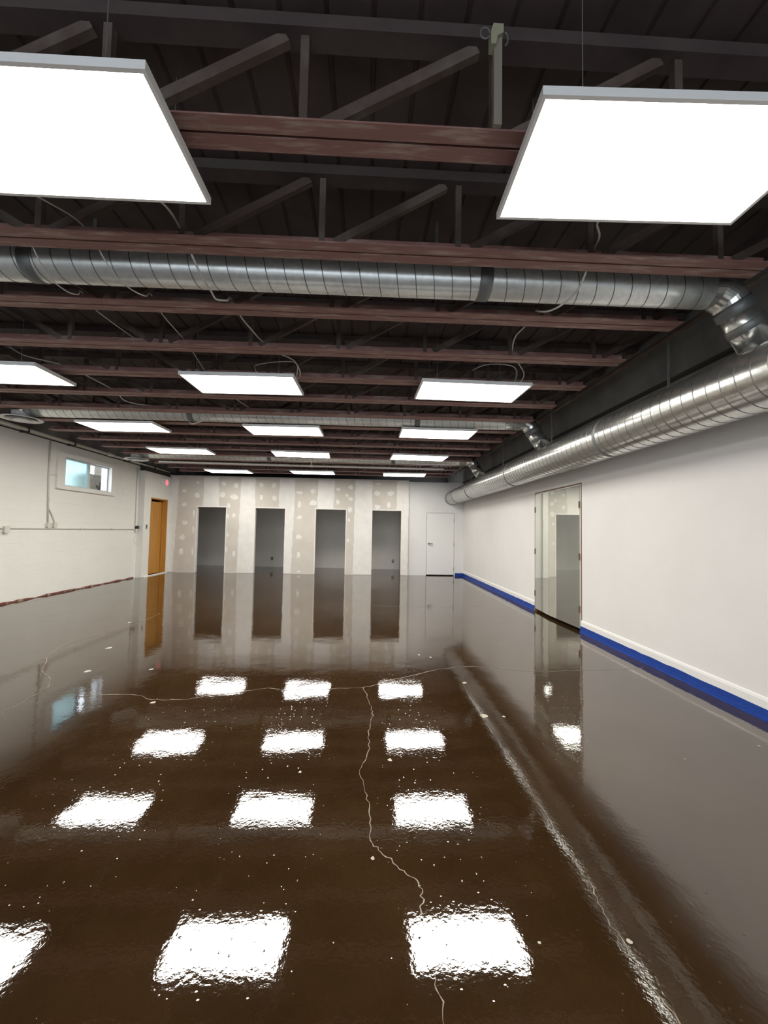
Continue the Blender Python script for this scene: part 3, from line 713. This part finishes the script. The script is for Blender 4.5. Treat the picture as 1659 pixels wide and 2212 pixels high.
# ------------------------------------------------------------------ loose cables among the joists
CABLES = [
    ('white cable drooping from the near left panel to the second row', [(-1.11, 2.0, 3.04), (-1.13, 2.23, 3.15), (-1.15, 2.45, 3.18), (-1.10, 2.60, 3.03), (-1.10, 2.80, 3.02), (-1.10, 2.90, 3.02), (-1.06, 3.0, 3.07), (-1.09, 3.17, 3.18), (-1.09, 3.43, 3.17), (-1.06, 3.67, 3.17), (-1.03, 3.85, 3.17), (-0.93, 4.11, 3.17), (-0.8, 4.31, 3.17), (-0.78, 4.55, 3.10), (-0.95, 4.62, 3.04)], 0.0065),
    ('thin cable trailing over the joists left of the near left panel', [(-1.78, 1.95, 3.04), (-1.78, 2.24, 3.16), (-1.72, 2.45, 3.18), (-1.66, 2.62, 3.03), (-1.65, 2.80, 3.02), (-1.62, 2.95, 3.05), (-1.7, 3.17, 3.19), (-1.74, 3.44, 3.17), (-1.76, 3.9, 3.17), (-1.8, 4.22, 3.17), (-1.8, 4.55, 3.1), (-1.75, 4.62, 3.04)], 0.0045),
    ('thin cable hanging between the joists at far left', [(-2.08, 2.46, 3.18), (-2.09, 2.66, 3.02), (-2.10, 2.85, 3.01), (-2.12, 3.0, 3.07), (-2.22, 3.17, 3.19), (-2.26, 3.42, 3.17), (-2.22, 3.94, 3.17)], 0.0045),
    ('white cable looping from the near right panel across the duct', [(1.2, 2.0, 3.04), (1.27, 2.22, 3.17), (1.34, 2.32, 3.17), (1.38, 2.46, 3.18), (1.37, 2.60, 3.04), (1.34, 2.75, 3.01), (1.29, 2.88, 3.02), (1.26, 3.0, 3.08), (1.31, 3.17, 3.18), (1.32, 3.3, 3.18), (1.31, 3.42, 3.17), (1.3, 3.62, 3.17), (1.4, 3.95, 3.17), (1.54, 4.17, 3.17), (1.70, 4.44, 3.15), (1.66, 4.6, 3.05)], 0.0065),
    ('arched white cable above the second row right panel', [(1.11, 4.39, 3.17), (1.2, 4.24, 3.17), (1.35, 4.2, 3.17), (1.52, 4.26, 3.17), (1.62, 4.44, 3.15), (1.60, 4.60, 3.04)], 0.0065),
    ('curled cable above the second row middle panel', [(-1.19, 4.59, 3.05), (-1.28, 4.56, 3.17), (-1.22, 4.44, 3.17), (-0.98, 4.34, 3.17), (-0.79, 4.38, 3.17), (-0.84, 4.6, 3.05)], 0.005),
    ('tangled cable beyond the second row left panel', [(-3.61, 4.2, 3.17), (-3.61, 4.42, 3.17), (-3.39, 4.65, 3.17), (-3.34, 5.04, 3.17), (-3.28, 5.39, 3.14), (-3.34, 5.77, 3.12), (-3.07, 6.17, 3.17)], 0.007),
    ('short dark cable between the second and third rows', [(-1.96, 4.87, 3.17), (-1.85, 5.53, 3.17), (-1.76, 6.08, 3.17)], 0.006),
    ('flexible conduit whip sagging under the middle branch duct', [(-2.9, 6.64, 3.3), (-2.86, 6.62, 3.1), (-2.75, 6.46, 3.01), (-2.6, 6.32, 3.0), (-2.45, 6.27, 3.05), (-2.3, 6.24, 3.2)], 0.012),
]
for lab, pts, r in CABLES:
    tag(MB().tube(smooth_path(pts, 5), r, 6).build('loose_cable', M_cable, smooth=True), lab, 'cable')

# clamp and pale strut on the nearest joist
cl = thing('strut_clamp', 'pale vertical strut with yellowish clamp on the nearest joist', 'clamp', (0.507, 1.63, 3.095))
MB().box(-0.017, 0.017, -0.012, 0.012, 0.0, 0.42).build('strut', M_tan, cl)
J = [(-0.034, 0.335), (-0.014, 0.335), (-0.006, 0.372), (0.018, 0.388), (0.018, 0.425), (-0.024, 0.425), (-0.034, 0.395)]
MB().quad_prism([(a, -0.026, b) for a, b in J], [(a, 0.016, b) for a, b in J]).build('clamp_jaw', M_clamp, cl)
MB().tube([(-0.058 + .020 * math.cos(a * .5236), -0.02, 0.385 + .025 * math.sin(a * .5236)) for a in range(12)], 0.0028, 6).build('wire_coil', M_wire, cl)
MB().tube([(0.026 + .012 * math.cos(a * .5236), -0.02, 0.365 + .028 * math.sin(a * .5236)) for a in range(-3, 4)], 0.0028, 6).build('wire_coil', M_wire, cl)
